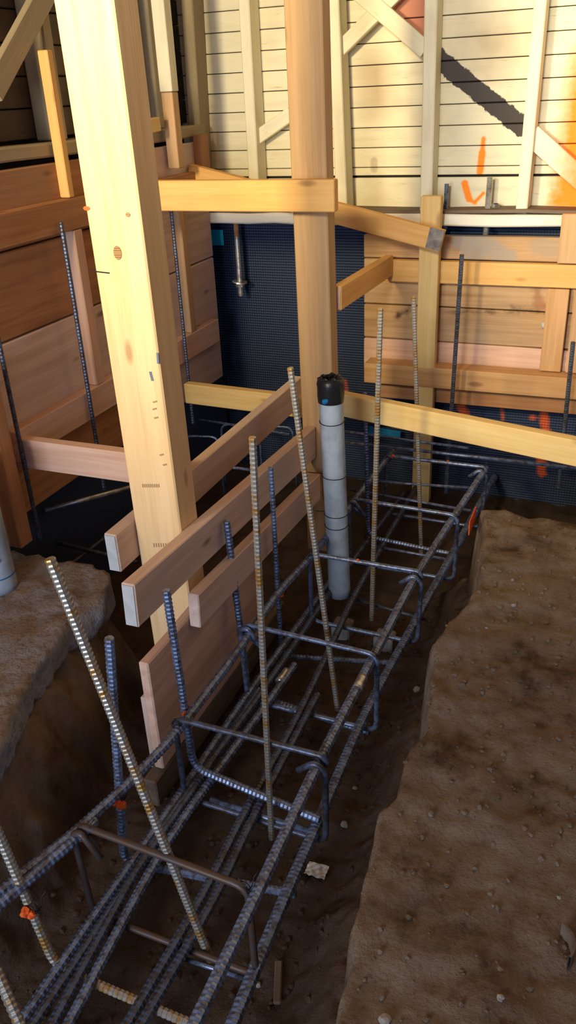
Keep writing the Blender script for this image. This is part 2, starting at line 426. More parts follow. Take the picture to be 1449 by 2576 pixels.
tag(board('blue_strip', a, b, .045, .012, 'blue_strip'), 'bright blue strip lying across the membrane behind the far rebar', 'strip')

# ------------------------------------------------------------------ wall_left
LX = -1.8
wl = empty('wall_left', (LX - .04, 2.6, .1), 'left wall of brown shoring planks under shade-toned painted siding', None, None, 'structure')
seams = [.10, .352, .680, .945, 1.175]
mats = ['red', 'dusty', 'red', 'red']
for i in range(4):
    for (ya, yb) in ((1.2, 2.62), (2.63, 3.50)):
        box('plank', (LX - .036 + random.uniform(-.003, .003), ya, seams[i] + .003), (LX, yb, seams[i + 1] - .003), mats[i] if yb < 3 else random.choice(['dusty', 'red']), wl, .004, 1)
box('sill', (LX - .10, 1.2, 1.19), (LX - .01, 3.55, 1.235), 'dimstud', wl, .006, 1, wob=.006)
prev = 1.24
while prev < 2.3:
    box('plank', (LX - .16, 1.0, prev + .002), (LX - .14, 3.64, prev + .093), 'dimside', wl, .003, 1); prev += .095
for y in (1.72, 2.10, 2.52, 2.95, 3.2):
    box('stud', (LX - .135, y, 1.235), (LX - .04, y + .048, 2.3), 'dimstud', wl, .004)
a = atX(-20, 230, LX - .03); b = atX(125, -40, LX - .03)
board('brace', a, b, .075, .025, 'dimstud', (b - a).cross(Vector((1, 0, 0))), wl)
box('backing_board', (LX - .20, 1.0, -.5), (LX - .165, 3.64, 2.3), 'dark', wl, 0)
box('membrane_sheet', (LX - .07, 1.2, -.5), (LX - .05, 3.6, .3), 'membrane', wl, 0)

G_SH = 'temporary fir boards bracing the trench'
def T(o, label, cat='board', group=None): return tag(o, label, cat, group)
# rails on the left wall
T(box('rail_board', (LX, 1.2, .962), (LX + .038, 3.46, 1.062), 'red', None, .003, 1), 'upper long rail board running along the left wall, just under the painted sill')
T(box('rail_board', (LX, 1.93, .305), (LX + .04, 3.42, .412), 'pink', None, .003, 1), 'pinkish lower rail board running along the left wall down to its corner')
T(board('stud_board', (LX + .019, 2.435, .413), (LX + .019, 2.435, .96), .05, .038, 'pink', Vector((0, 1, 0))), 'short upright between the two left wall rails, nearest the big post')
T(board('stud_board', (LX + .019, 2.432, 1.064), (LX + .019, 2.432, 1.495), .03, .038, 'honey', Vector((0, 1, 0))), 'tan upright with square top above the upper left wall rail', 'board')
yy = atX(447, 560, LX + .02).y
T(board('stud_board', (LX + .019, yy + .02, .413), (LX + .019, yy + .02, .96), .05, .038, 'plank', Vector((0, 1, 0))), 'upright between the left wall rails seen in the gap right of the big post')
T(board('stud_board', (LX + .02, 3.43, 1.064), (LX + .02, 3.43, 1.20), .07, .038, 'red', Vector((0, 1, 0))), 'brown block standing in the far left corner above the honey beam')
T(board('stud_board', (LX + .035, 3.17, 1.09), (LX + .035, 3.17, 1.365), .05, .05, 'plank', Vector((0, 1, 0))), 'short grey brown post spliced under the cut painted stud, right of the big post')
T(board('painted_stud', (LX + .035, 3.17, 1.367), (LX + .035, 3.17, 2.2), .055, .055, 'cream', Vector((0, 1, 0))), 'cream painted stud cut off square above the grey brown post', 'stud')
T(board('wood_block', atX(370, 318, LX + .02), atX(396, 312, LX + .02), .05, .03, 'yellow'), 'small yellow block end peeking out right of the big post', 'block')
# near left upright at the picture edge
T(box('edge_post', (LX - .02, 1.80, .06), (-1.712, 1.86, .66), 'red', None, .004), 'reddish brown short post at the left picture edge where two rails meet', 'post')
T(box('cross_rail', (LX + .0, 1.94, .283), (-1.16, 1.98, .385), 'pink', None, .003), 'pinkish cross board from the left wall corner to the big bright post')

# ------------------------------------------------------------------ posts
def leaning(name, p_top, p_bot, w, t, mat, rot=0.0):
    a = Vector(p_bot); b = Vector(p_top)
    wdir = Matrix.Rotation(rot, 3, 'Z') @ Vector((1, 0, 0))
    return board(name, a, b, w, t, mat, wdir, None, .004)
p1 = leaning('shoring_post', (-1.132, 1.742, 2.25), (-1.106, 1.742, -.30), .146, .10, 'post')
T(p1, 'big bright yellow timber post in the left foreground with dark knots', 'post')
s_ = N('dark_knot'); vv = s_.n('ShaderNodeTexCoord').outputs['Object']
ww = s_.n('ShaderNodeTexWave', wave_type='RINGS'); ww.inputs['Scale'].default_value = 60; s_.l(vv, ww.inputs['Vector'])
M['knot'] = s_.out(s_.mix(ww.outputs['Fac'], (.20, .11, .045), (.38, .24, .11)), .8)
def disc(parent, p, rx, rz, mat, name='knot', yd=.0022):
    bm = bmesh.new(); bmesh.ops.create_cone(bm, cap_ends=True, segments=18, radius1=1, radius2=.85, depth=1)
    for v in bm.verts:
        q = v.co.copy(); v.co = Vector((q.x * rx, q.z * yd, q.y * rz))
    me = D.meshes.new(name); bm.to_mesh(me); bm.free(); return link(name, me, mat, parent, Matrix.Translation(p))
disc(p1, atY(296, 636, 1.6915), .011, .016, 'knot'); disc(p1, atY(322, 540, 1.6915), .006, .005, 'knot'); disc(p1, atY(218, 524, 1.6915), .009, .005, 'orange', 'paint_mark')
a = atY(232, 682, 1.6905); b = atY(275, 687, 1.6905); board('crack', a, b, .0025, .002, 'dark', UP, p1, 0)
M['ink'] = flat('blue_grey_ink', (.16, .20, .28), .8)
for pa_, pb_, w_ in (((396, 888), (398, 915), .006), ((421, 912), (416, 935), .008), ((378, 935), (384, 958), .007)):
    fy = 1.6915 if pa_[0] < 400 else 1.735
    if pa_[0] < 400: board('ink_mark', atY(*pa_, fy), atY(*pb_, fy), w_, .0016, 'ink', Vector((1, 0, 0)), p1, 0)
M['stampink'] = flat('brown_ink', (.42, .27, .14), .8)
for k in range(9): q_ = atY(360 + k * 5, 1226, 1.6915); board('stamp_mark', q_, q_ + Vector((0, 0, .010)), .003, .0016, 'stampink', Vector((1, 0, 0)), p1, 0)
for k in range(7): q_ = atY(388 + k * 6, 1376, 1.6915); board('stamp_mark', q_, q_ + Vector((0, 0, .012)), .003, .0016, 'stampink', Vector((1, 0, 0)), p1, 0)
for x__, y__ in ((385, 1012), (384, 1030), (388, 1052), (402, 1145), (410, 1170)): q_ = atY(x__, y__, 1.6915); board('stamp_mark', q_, q_ + Vector((.012, 0, .004)), .004, .0016, 'stampink', UP, p1, 0)
p2 = leaning('shoring_post', (-1.010, 2.70, 2.25), (-.990, 2.70, -.30), .122, .075, 'post_brown')
T(p2, 'tan timber post in the middle behind the grey pipe', 'post')
T(box('cross_beam', (-1.80, 2.60, 1.0), (-.893, 2.64, 1.097), 'honey', None, .003), 'honey coloured horizontal beam fixed across the middle post')

def xboard(name, X, t, topA, topB, botA, botB, mat, label, y0=None, y1=None):
    """board lying in the plane x = X, its top and bottom edges read from the photo"""
    ta, tb = atX(*topA, X), atX(*topB, X); ba, bb = atX(*botA, X), atX(*botB, X)
    def at(p, q, y): k = (y - p.y) / (q.y - p.y); return p.z + (q.z - p.z) * k
    ya = y0 if y0 is not None else ta.y; yb = y1 if y1 is not None else tb.y
    za = (at(ta, tb, ya) + at(ba, bb, ya)) / 2; zb = (at(ta, tb, yb) + at(ba, bb, yb)) / 2
    w = ((at(ta, tb, ya) - at(ba, bb, ya)) + (at(ta, tb, yb) - at(ba, bb, yb))) / 2
    return T(board(name, (X - t / 2, ya, za), (X - t / 2, yb, zb), w, t, mat), label)
T(board('spur_board', (-.945, 2.76, .69), (-.945, 3.452, .675), .085, .036, 'honey'), 'short board end projecting from the plank shoring beside the middle post')
xboard('form_board', -1.0, .038, (355, 1465), (770, 1090), (362, 1560), (790, 1160), 'dusty', 'long dusty board with grey painted end, front one nailed across the big post foot', 1.385, 2.655)
xboard('form_board', -.966, .034, (500, 1500), (800, 1195), (515, 1567), (800, 1265), 'dusty', 'middle slanting board below the long dusty board, starting right of the big post foot', 1.62, 2.60)
xboard('form_board', -1.188, .038, (300, 1345), (735, 965), (330, 1412), (740, 1040), 'dusty', 'rear dusty board passing behind the big post, its white end showing on the left', 1.60, 3.02)
for o_ in [o for o in D.objects if o.name in ('form_board', 'form_board.002', 'spur_board')]:
    xs_ = [v.co.x for v in o_.data.vertices]; ws_ = [v.co.y for v in o_.data.vertices]; ts_ = [v.co.z for v in o_.data.vertices]
    m_ = o_.matrix_world; c_ = m_ @ Vector((min(xs_) - .0012, 0, 0)); ax_ = (m_.to_3x3() @ Vector((1, 0, 0)))
    tag(board('cut_end', c_ - ax_ * .0011, c_ + ax_ * .0011, (max(ws_) - .004) * 2, (max(ts_) - .003) * 2, 'endpaint' if 'form' in o_.name else 'pink', m_.to_3x3() @ Vector((0, 1, 0)), o_, 0), 'pale cut end')
fp = T(box('form_plank', (-1.033, 1.40, -.30), (-1.003, 2.08, .062), 'pink', None, .004, 1, wob=.004), 'wide pinkish form plank standing on edge beside the rebar cage')
T(box('form_plank', (-1.05, 1.36, -.405), (-1.008, 2.3, -.312), 'drift', None, .004, 1), 'low dark form board under the wide pinkish plank, square end toward camera')
T(board('ground_stake', (-1.063, 1.47, -.44), (-1.063, 1.47, -.10), .05, .03, 'dusty', Vector((0, 1, 0))), 'small wooden stake behind the lower left corner of the form planks', 'stake')

# ------------------------------------------------------------------ planks and rails under the back wall
bp = empty('plank_shoring', (-.3, 3.5, .19), 'horizontal plank shoring fixed under the white sill on the right', 'shoring')
zc = [(.695, .79, 'shore'), (.498, .690, 'shore'), (.345, .493, 'shore'), (.19, .340, 'pink')]
for z0, z1, m_ in zc:
    o = box('plank', (-1.072, 3.50 + random.uniform(0, .004), z0), (.9, 3.545, z1), m_, bp, .004, wob=.003)
def deco_smear():
    pass
T(box('rail_board', (-.965, 3.455, .605), (.9, 3.495, .695), 'honey', None, .003), 'light horizontal rail board across the plank shoring under the sill')
a = atX(840, 765, -.93); b = atX(965, 680, -.93)
T(box('rail_board', (-1.04, 3.40, .165), (.9, 3.495, .255), 'fir', None, .003), 'lower light rail board with dusty top at the foot of the plank shoring')
T(box('rail_board', (-1.0, 3.47, .075), (.9, 3.52, .160), 'red', None, .003), 'dark reddish board beneath the lower light rail')
T(board('wall_stake', (-.765, 3.425, -.40), (-.765, 3.425, .955), .082, .045, 'yellow', Vector((1, 0, 0))), 'pale yellow upright stake in front of the plank shoring', 'stake')
db = T(board('diagonal_brace', atY(478, 438, 3.34), atY(1113, 606, 3.34), .082, .042, 'honey'), 'long diagonal brace board with grey cut end resting on the pale yellow stake')
tag(board('cut_end', atY(1076, 597, 3.317), atY(1112, 606.5, 3.317), .080, .003, 'concrete', UP, db, .001), 'grey end of the brace')
T(board('long_brace', (-1.74, 3.02, .185), (-1.10, 2.98, .185), .09, .042, 'yellow'), 'pale brace board crossing low from the left wall to behind the middle post')
T(board('long_brace', atY(838, 1010, 2.80), atY(1520, 1150, 2.55), .089, .042, 'yellow'), 'long pale brace board crossing low from beside the grey pipe to the right picture edge')
for px, w_ in ((1412, .085), ):
    q = atY(px, 800, 3.45)
a = atY(1398, 800, 3.47); T(board('shoring_upright', (a.x, 3.475, .26), (a.x, 3.475, .60), .085, .04, 'fir', Vector((1, 0, 0))), 'left one of two short uprights on the plank shoring at the right edge')
T(board('shoring_upright', (a.x + .105, 3.475, .26), (a.x + .105, 3.475, .60), .085, .04, 'plank', Vector((1, 0, 0))), 'right one of two short uprights on the plank shoring, cut by the picture edge')
a = atY(1432, 600, 3.47); T(board('shoring_upright', (a.x + .015, 3.475, .70), (a.x + .015, 3.475, .885), .10, .04, 'plank', Vector((1, 0, 0))), 'upper upright board over the sill at the right picture edge')
a = atY(1372, 817, 3.49); o = blob('paper_wad', a + Vector((0, -.008, 0)), .017, 'endpaint', None, .9); T(o, 'small white wad stuck on the shoring planks', 'debris')

# ------------------------------------------------------------------ anchor rods
def threaded(name, a, b, r, mat, label, cat='rod', nut=None, extra=None):
    e = empty(name, Vector(a), label, cat)
    n_ = bar('rod', [a, b], r, mat, .22, .006, e, 10)
    if nut is not None:
        bm = bmesh.new(); bmesh.ops.create_cone(bm, cap_ends=True, segments=6, radius1=r * 2.1, radius2=r * 2.1, depth=r * 2)
        me = D.meshes.new('nut'); bm.to_mesh(me); bm.free(); link('nut', me, mat, e, Matrix.Translation(nut))
        bm = bmesh.new(); bmesh.ops.create_cone(bm, cap_ends=True, segments=20, radius1=r * 4, radius2=r * 4, depth=.004)
        me = D.meshes.new('washer'); bm.to_mesh(me); bm.free(); link('washer', me, mat, e, Matrix.Translation(nut) @ Matrix.Translation((0, 0, -r * 1.2)) @ Matrix.Rotation(.12, 4, 'Y'))
    return e
x_ = atY(1226, 500, 3.55).x
threaded('anchor_bolt', (x_, 3.555, .68), (x_ + .004, 3.555, 1.01), .010, 'galv', 'shiny threaded anchor bolt rising through the white sill beside the orange check mark', 'bolt', None)
x_ = atY(1246, 520, 3.56).x
nb = empty('hex_nut', (x_, 3.57, .885), 'loose metal nut lying on the plate right of the shiny anchor bolt', 'nut')
bm = bmesh.new(); bmesh.ops.create_cone(bm, cap_ends=True, segments=6, radius1=.018, radius2=.018, depth=.022)
me = D.meshes.new('nut'); bm.to_mesh(me); bm.free(); link('nut_body', me, 'galv', nb, Matrix.Translation((x_, 3.57, .896)))
bar('bore_ring', [(x_, 3.57, .9071), (x_, 3.57, .9085)], .009, 'dark', 0, parent=nb, sides=12)
x_ = atY(1122, 480, 3.55).x
threaded('anchor_bolt', (x_, 3.56, .80), (x_, 3.56, .985), .008, 'rebar', 'dull threaded bolt standing on the plate right behind the pale yellow stake', 'bolt')
x_ = atY(596, 600, 3.56).x
hr = empty('hanging_rod', (x_, 3.56, .826), 'rusty and grey threaded rod with washer hanging under the sill before the membrane', 'rod')
bar('rod', [(x_, 3.56, .765), (x_, 3.56, .49)], .011, 'galv', .2, .007, hr, 10)
tag(bar('rust_sleeve', [(x_, 3.56, .827), (x_, 3.56, .76)], .012, 'red', 0, parent=hr, sides=10), 'rusty top of rod')
bm = bmesh.new(); bmesh.ops.create_cone(bm, cap_ends=True, segments=24, radius1=.036, radius2=.034, depth=.006)
me = D.meshes.new('w'); bm.to_mesh(me); bm.free(); link('washer', me, 'galv', hr, Matrix.Translation((x_, 3.56, .556)) @ Matrix.Rotation(.15, 4, 'Y'))
bm = bmesh.new(); bmesh.ops.create_cone(bm, cap_ends=True, segments=6, radius1=.02, radius2=.02, depth=.02)
me = D.meshes.new('w'); bm.to_mesh(me); bm.free(); link('nut', me, 'galv', hr, Matrix.Translation((x_, 3.56, .543)))
# rods along left wall
for (pa, pb, lab) in (((149, 560), (226, 1000), 'thin upright rebar on the left wall planks, left of the big post'), ((-6, 830), (38, 1085), 'thin upright rebar against the left wall at the left picture edge'), ((425, 500), (462, 832), 'thin upright rebar on the left wall seen right of the big post')):
    q = (atX(*pa, LX + .05) + atX(*pb, LX + .05)) / 2
    xx = LX + (.052 if pb[1] < 1050 else .052)
    T(bar('wall_rebar', [(xx, q.y, .02), (xx, q.y, atX(*pa, xx).z)], .007, 'rebar_dark', .12, .012), lab, 'rebar')

# ------------------------------------------------------------------ rebar cage
ZT_, ZB = -.083, -.335
G_ST = 'rectangular stirrups of the rebar cage'
def stirrup(y, xl, xr, zt, zb, hook, label, mat='rebar_dark', r=.0068, skew=0.0, right=True, left=True):
    """closed tie with two bent hooks meeting at one top corner"""
    yl = y + skew / 2; yr = y - skew / 2; e = empty('stirrup', ((xl + xr) / 2, y, zb), label, 'rebar')
    R_ = .035
    if hook == 'L':
        pts = [(xl + .055, yl - .012, zt - .06), (xl + .012, yl - .01, zt + .0), (xl - .012, yl - .008, zt - .012), (xl - .008, yl - .006, zb), (xr, yr, zb), (xr, yr, zt), (xl, yl + .008, zt), (xl - .012, yl + .012, zt - .03), (xl + .03, yl + .016, zt - .07)]
    else:
        pts = [(xr - .055, yr - .016, zt - .04), (xr - .012, yr - .012, zt - .004), (xr + .014, yr - .01, zt - .03), (xr + .006, yr, zb), (xl, yl, zb), (xl, yl, zt), (xr, yr + .01, zt), (xr + .012, yr + .014, zt - .025), (xr - .035, yr + .02, zt - .065)]
    o = bar('tie_bar', fillet(pts, R_), r, mat, 0, parent=e, sides=10)
    for x in (xl + .01, xr - .012): knotwire(e, (x, y, zt - .012), .013)
    return e
sts = [(.985, -.957, -.543, 'L', 'nearest dark rebar stirrup of the cage, above the crossing blue bar', 'rebar_rust'),
       (1.37, -.93, -.524, 'R', 'second rebar stirrup from the camera, at the end of the wide form plank', 'rebar_dark'),
       (1.80, -.925, -.510, 'L', 'third rebar stirrup from the camera, beside the middle of the wide form plank', 'rebar'),
       (2.262, -.89, -.505, 'R', 'fourth rebar stirrup from the camera, level with the foot of the grey pipe', 'rebar'),
       (2.70, -.876, -.462, 'L', 'fifth rebar stirrup from the camera, just right of the grey pipe', 'rebar'),
       (3.15, -.865, -.445, 'R', 'farthest rebar stirrup, in front of the pale yellow stake foot', 'rebar')]
SE = []
for y, xl, xr, hk, lab, m_ in sts: SE.append(stirrup(y, xl, xr, -.072, -.352, hk, lab, m_, .0080, .012))
splash(SE[3], (-.71, 2.267, -.070), .007); splash(SE[5], (-.84, 3.155, -.068), .008); splash(SE[5], (-.60, 3.155, -.068), .006)

def chain(name, pts, r, mat, label, z, ext0=None, ext1=None, pitch=.0125):
    P = [atZ(px, py, z) for px, py in pts]
    if ext0 is not None: d = (P[0] - P[1]).normalized(); P = [P[0] + d * ext0] + P
    if ext1 is not None: d = (P[-1] - P[-2]).normalized(); P = P + [P[-1] + d * ext1]
    e = empty(name, P[0], label, 'rebar')
    # smooth the run a little
    Q = []
    for i in range(len(P) - 1):
        for k in range(6): Q.append(P[i].lerp(P[i + 1], k / 6))
    Q.append(P[-1])
    for _ in range(3): Q = [Q[0]] + [(Q[i - 1] + Q[i] * 2 + Q[i + 1]) / 4 for i in range(1, len(Q) - 1)] + [Q[-1]]
    bar('bar', Q, r, mat, .13, pitch, e); return e, Q
zt2 = -.095; zb2 = -.33
c1, q1 = chain('long_bar', [(0, 2245), (200, 2085), (330, 1965), (440, 1850), (590, 1650), (700, 1490), (785, 1400), (880, 1275), (975, 1152)], .0115, 'rebar', 'upper left long rebar of the cage, tied beside the form planks', zt2, .5, .1)
c1b, q1b = chain('long_bar', [(0, 2275), (190, 2110)], .0115, 'rebar', 'short rebar lapped onto the upper left long bar at the lower left picture edge', zt2, .5, .06)
c4, q4 = chain('long_bar', [(490, 2576), (640, 2262), (800, 1920), (940, 1650), (1040, 1460), (1135, 1310), (1215, 1190)], .0128, 'rebar', 'upper right long rebar of the cage, nearest the right bank of dirt', zt2, .4, .05)
mark(c4, atZ(905, 1720, zt2) + Vector((0, 0, .001)), q4[20] - q4[19], .0150, .05, 'worn_spot', 'galv')
c2, q2 = chain('long_bar', [(132, 2576), (385, 2110), (640, 1770), (850, 1460), (1000, 1262)], .0112, 'rebar_dark', 'left bar of the middle pair of lower long rebars', zb2, .4, .1)
c2b, q2b = chain('long_bar', [(172, 2576), (415, 2120), (665, 1780), (742, 1672)], .0115, 'rebar', 'right bar of the middle pair, ending in a bright lap below the second form board', zb2, .4, None)
mark(c2b, atZ(712, 1700, zb2 + .005), q2b[-1] - q2b[-2], .0135, .06, 'worn_spot', 'galv')
c2c, _ = chain('long_bar', [(60, 2560), (330, 2170), (480, 1960), (620, 1750), (760, 1560)], .011, 'rebar', 'lower left long rebar lying at the trench bottom along the form planks', zb2, .4, .3)
c2d, _ = chain('long_bar', [(96, 2560), (360, 2165), (505, 1960), (645, 1745)], .0105, 'rebar_dark', 'dark rebar lapped right against the lower left long rebar', zb2, .4, 0.02)
c3, _ = chain('long_bar', [(330, 2560), (510, 2255), (612, 2050), (752, 1800), (895, 1490), (975, 1350)], .0112, 'rebar_dark', 'left bar of the central lower pair of rebars under the cage', zb2, .4, .5)
c3b, _ = chain('long_bar', [(366, 2560), (545, 2255), (640, 2050), (772, 1800)], .0112, 'rebar_dark', 'right bar of the central lower pair of rebars under the cage', zb2, .4, .1)
c5, _ = chain('long_bar', [(600, 2540), (720, 2250), (830, 2000), (915, 1800), (1080, 1500), (1195, 1290)], .0145, 'rebar', 'thick lower right long rebar close to the right bank of dirt', zb2, .5, .4)

def yline(px, py, Y): return atY(px, py, Y)
def dowel(name, Y, top, bot, r, mat, label, marks=(), pitch=.012):
    a = atY(*top, Y); b = atY(*bot, Y); e = empty(name, b, label, 'rebar')
    bar('bar', [a, b], r, mat, .11, pitch * .85, e)
    for q in marks: p = atY(*q, Y); mark(e, p, a - b, r * 1.28, .03)
    return e
# tall slanting dowels standing in the trench
dowel('tall_dowel', 1.0, (125, 1405), (530, 2415), .0095, 'rebar_yellow', 'foreground rebar with yellow flecks leaning far left over the dirt bank')
dowel('tall_dowel', 1.36, (635, 1100), (683, 2110), .0075, 'rebar_yellow', 'tall yellow flecked rebar right of the wide form plank')
dowel('tall_dowel', 1.88, (730, 925), (850, 1790), .0082, 'rebar_yellow', 'tall leaning rebar whose top crosses the foot of the middle post')
dowel('tall_dowel', 2.40, (957, 775), (935, 1560), .0088, 'rebar_yellow', 'tall upright rebar just right of the grey pipe, topping before the planks')
dowel('tall_dowel', 2.90, (1040, 745), (1060, 1400), .0082, 'rebar_yellow', 'thin upright rebar in line with the pale yellow stake')
dowel('tall_dowel', 3.30, (1162, 640), (1122, 1240), .0085, 'rebar_dark', 'dark smooth upright rebar right of the pale yellow stake, reaching the light rail')
dowel('tall_dowel', 3.30, (1442, 860), (1405, 1225), .0085, 'rebar_dark', 'dark upright rebar at the right picture edge before the shoring')

def ldowel(Y, top, bend, end, r, mat, label, orange=None, zend=ZB - .0):
    a = atY(*top, Y); b = atY(*bend, Y); c = atZ(*end, b.z)
    e = empty('hooked_dowel', b, label, 'rebar')
    bar('bar', fillet([a, b, c], .05, 6), r, mat, .15, .012, e)
    if orange: splash(e, atY(*orange, Y) + Vector((.003, -.010, .002)), r * 1.35); 
    knotwire(e, atY(*(orange or bend), Y), .014)
    return e
ldowel(1.15, (275, 1605), (312, 2168), (745, 2250), .0100, 'rebar', 'bent rebar rising left of the second stirrup, its blue leg crossing the cage', (300, 2005))
ldowel(1.44, (418, 1485), (487, 1930), (805, 2062), .0100, 'rebar', 'bent rebar standing at the near end of the wide form plank', (472, 1790))
ldowel(1.86, (570, 1310), (625, 1745), (930, 1842), .0100, 'rebar', 'bent rebar standing against the wide form plank below the long dusty board', (603, 1632))
ldowel(2.10, (681, 1175), (708, 1650), (1000, 1668), .008, 'rebar', 'bluish bent rebar between the two tallest dowels, past the form plank end', (707, 1490))
ldowel(2.82, (918, 988), (926, 1350), (1130, 1392), .0078, 'rebar', 'short bluish bent rebar immediately right of the grey pipe')
ldowel(.84, (-20, 2060), (140, 2432), (480, 2576), .0095, 'rebar_yellow', 'bent rebar at the lower left picture edge, rusty leg along the trench bottom', (84, 2282))
T(bar('loose_bar', [atZ(-10, 2440, -.15), atZ(60, 2600, -.25)], .010, 'rebar_yellow', .17), 'pale rebar end in the lower left picture corner', 'rebar')

def xbar(pa, pb, z, r, mat, label, rib=0):
    return T(bar('cross_bar', [atZ(*pa, z), atZ(*pb, z)], r, mat, rib), label, 'rebar')
xbar((530, 2012), (790, 2095), -.345, .0085, 'rebar', 'lower blue cross bar under the second stirrup')
xbar((668, 1760), (742, 1790), -.35, .006, 'rebar', 'short blue bar piece on the trench floor right of the form plank')
xbar((440, 2405), (620, 2463), -.36, .0055, 'rebar', 'thin blue cross bar near the foot of the leaning foreground rebar')
xbar((868, 1500), (1085, 1563), -.36, .006, 'rebar_dark', 'dim cross bar on the trench floor left of the bank corner')
xbar((930, 1372), (1150, 1352 + 60), -.33, .006, 'rebar', 'blue lower cross bar between the fourth and fifth stirrups')
xbar((455, 1047), (728, 1092), -.06, .006, 'rebar', 'thin cross bar before the membrane between the two posts')
xbar((456, 1160), (640, 1183), -.10, .007, 'rebar', 'lower thin cross bar between the big post and the rear dusty board')
xbar((866, 1112), (1449, 1178), -.055, .0075, 'rebar', 'long blue cross bar behind the farthest stirrup running to the right edge')
xbar((866, 1085), (1180, 1128), -.02, .006, 'rebar', 'higher thin cross bar below the long pale brace board')
xbar((900, 1208), (1190, 1228), -.12, .006, 'rebar', 'thin bar behind the fifth stirrup, near the pale yellow stake foot')
xbar((880, 1232), (1185, 1285), -.2, .006, 'rebar', 'blue lower bar of the far mat, under the fifth stirrup')
xbar((112, 1284), (335, 1224), .04, .009, 'galv', 'pale straight bar slanting across the dark pit left of the big post')
xbar((75, 1348), (345, 1415), -.12, .008, 'rebar_dark', 'dim bar lying across the dark pit bottom behind the concrete lump')
xbar((165, 1430), (480, 1185), -.15, .009, 'rebar_dark', 'dim bar running lengthwise through the dark pit left of the big post')
# far mat of looped bars between the posts
for k, (xa, ya) in enumerate(((470, 1150), (560, 1120), (655, 1125))):
    c = atZ(xa, ya, -.18); pts = [c + Vector((0, 0, -.2)), c + Vector((0, 0, .11)), c + Vector((.16, .03, .11)), c + Vector((.17, .03, -.2))]
    T(bar('far_tie', fillet(pts, .04), .006, 'rebar', 0), ('dim looped tie beyond the rear board, nearest the big post', 'dim looped tie beyond the rear board, second from the big post', 'dim looped tie beyond the rear board, next to the middle post')[k], 'rebar')

# ------------------------------------------------------------------ pipe
a = atY(832, 985, 2.46); b = atY(853, 1392, 2.46)
pe = empty('grey_pipe', b, 'grey plastic pipe with black taped top standing in the trench before the middle post', 'pipe')
n_ = 26; a0 = Vector((a.x, 2.46, a.z)); b0 = Vector((b.x, 2.46, -.35))
pts = [a0.lerp(b0, i / n_) for i in range(n_ + 1)]
me, org = tubemesh(pts, .041, 0, sides=32); link('pipe_body', me, 'plastic', pe, Matrix.Translation(org))
def lathe(name, prof, c, mat, parent, seg=32):
    v = []; f = []
    for r_, z in prof:
        for k in range(seg): v.append((math.cos(2 * math.pi * k / seg) * r_, math.sin(2 * math.pi * k / seg) * r_, z))
    for i in range(len(prof) - 1):
        for k in range(seg): k2 = (k + 1) % seg; f.append((i * seg + k, i * seg + k2, (i + 1) * seg + k2, (i + 1) * seg + k))
    me = D.meshes.new(name); me.from_pydata(v, [], f); me.update(); me.shade_smooth(); return link(name, me, mat, parent, Matrix.Translation(c))
lathe('taped_cap', [(.0435, -.035), (.046, -.01), (.0455, .012), (.047, .03), (.043, .045), (.034, .05), (.032, .04), (.033, -.03), (0.0, -.03)], a0, 'black_tape', pe)
for k in range(7):
    an = k * .9; q = a0 + Vector((math.cos(an) * .033, math.sin(an) * .033, .046)); blob('tape_fold', q, .012, 'black_tape', pe, .8, 1)
blob('tape_fold', a0 + Vector((-.004, -.045, -.02)), .012, 'blue_strip', pe, .8, 2)
for f_, ex in ((.165, 0), (.49, .05), (.73, .03), (.80, 0)):
    c = a0.lerp(b0, f_ * .78); pts = [c + Vector((math.cos(t) * .0425, math.sin(t) * .0425, .004 * math.sin(t))) for t in [2 * math.pi * i / 28 for i in range(29)]]
    if ex: pts = [c + Vector((-.042 - ex, -.02, .008))] + [c + Vector((math.cos(t) * .0425, math.sin(t) * .0425, 0)) for t in [math.pi + math.pi * 2 * i / 28 for i in range(29)]]
    me, org = tubemesh(pts, .0016, 0, sides=5); link('tie_wire', me, 'wire', pe, Matrix.Translation(org))

# ------------------------------------------------------------------ left bank concrete lump
def prism(name, outline, z0, z1, mat, label, cat, seed=1):
    bm = bmesh.new(); c = Vector((sum(p[0] for p in outline) / len(outline), sum(p[1] for p in outline) / len(outline), 0))
    vs_ = [bm.verts.new((x - c.x, y - c.y, 0)) for x, y in outline]; f = bm.faces.new(vs_)
    if f.normal.z < 0: f.normal_flip()
    r_ = bmesh.ops.extrude_face_region(bm, geom=[f])
    for v in r_['geom']:
        if isinstance(v, bmesh.types.BMVert): v.co.z = z1 - z0
    bmesh.ops.triangulate(bm, faces=bm.faces[:])
    for _ in range(4): bmesh.ops.subdivide_edges(bm, edges=[e for e in bm.edges if e.calc_length() > .03], cuts=1, use_grid_fill=False); bmesh.ops.triangulate(bm, faces=bm.faces[:])
    bmesh.ops.recalc_face_normals(bm, faces=bm.faces[:])
    for _ in range(2): bmesh.ops.smooth_vert(bm, verts=bm.verts[:], factor=.5, use_axis_x=True, use_axis_y=True, use_axis_z=True)
    for v in bm.verts:
        q = v.co * 16 + Vector((seed, 0, 0)); v.co += Vector((noise.noise(q), noise.noise(q + Vector((9, 0, 0))), noise.noise(q + Vector((0, 9, 0))))) * .014
        q = v.co * 50; v.co += Vector((0, 0, noise.noise(q) * .004))
    me = D.meshes.new(name); bm.to_mesh(me); bm.free(); me.shade_smooth()
    return T(link(name, me, mat, None, Matrix.Translation((c.x, c.y, z0))), label, cat)
s = N('dirty_concrete'); g = s.n('ShaderNodeNewGeometry'); pz = g.outputs['Position']
n1 = s.noise(pz, 9, 5, .65); n2 = s.noise(pz, 60, 4, .7); sx = s.n('ShaderNodeSeparateXYZ'); s.l(g.outputs['Normal'], sx.inputs[0])
dirt = s.math('MULTIPLY', s.math('ADD', sx.outputs[2], .1, clamp=True), s.ramp(n1, [(.35, .25), (.6, 1.)]))
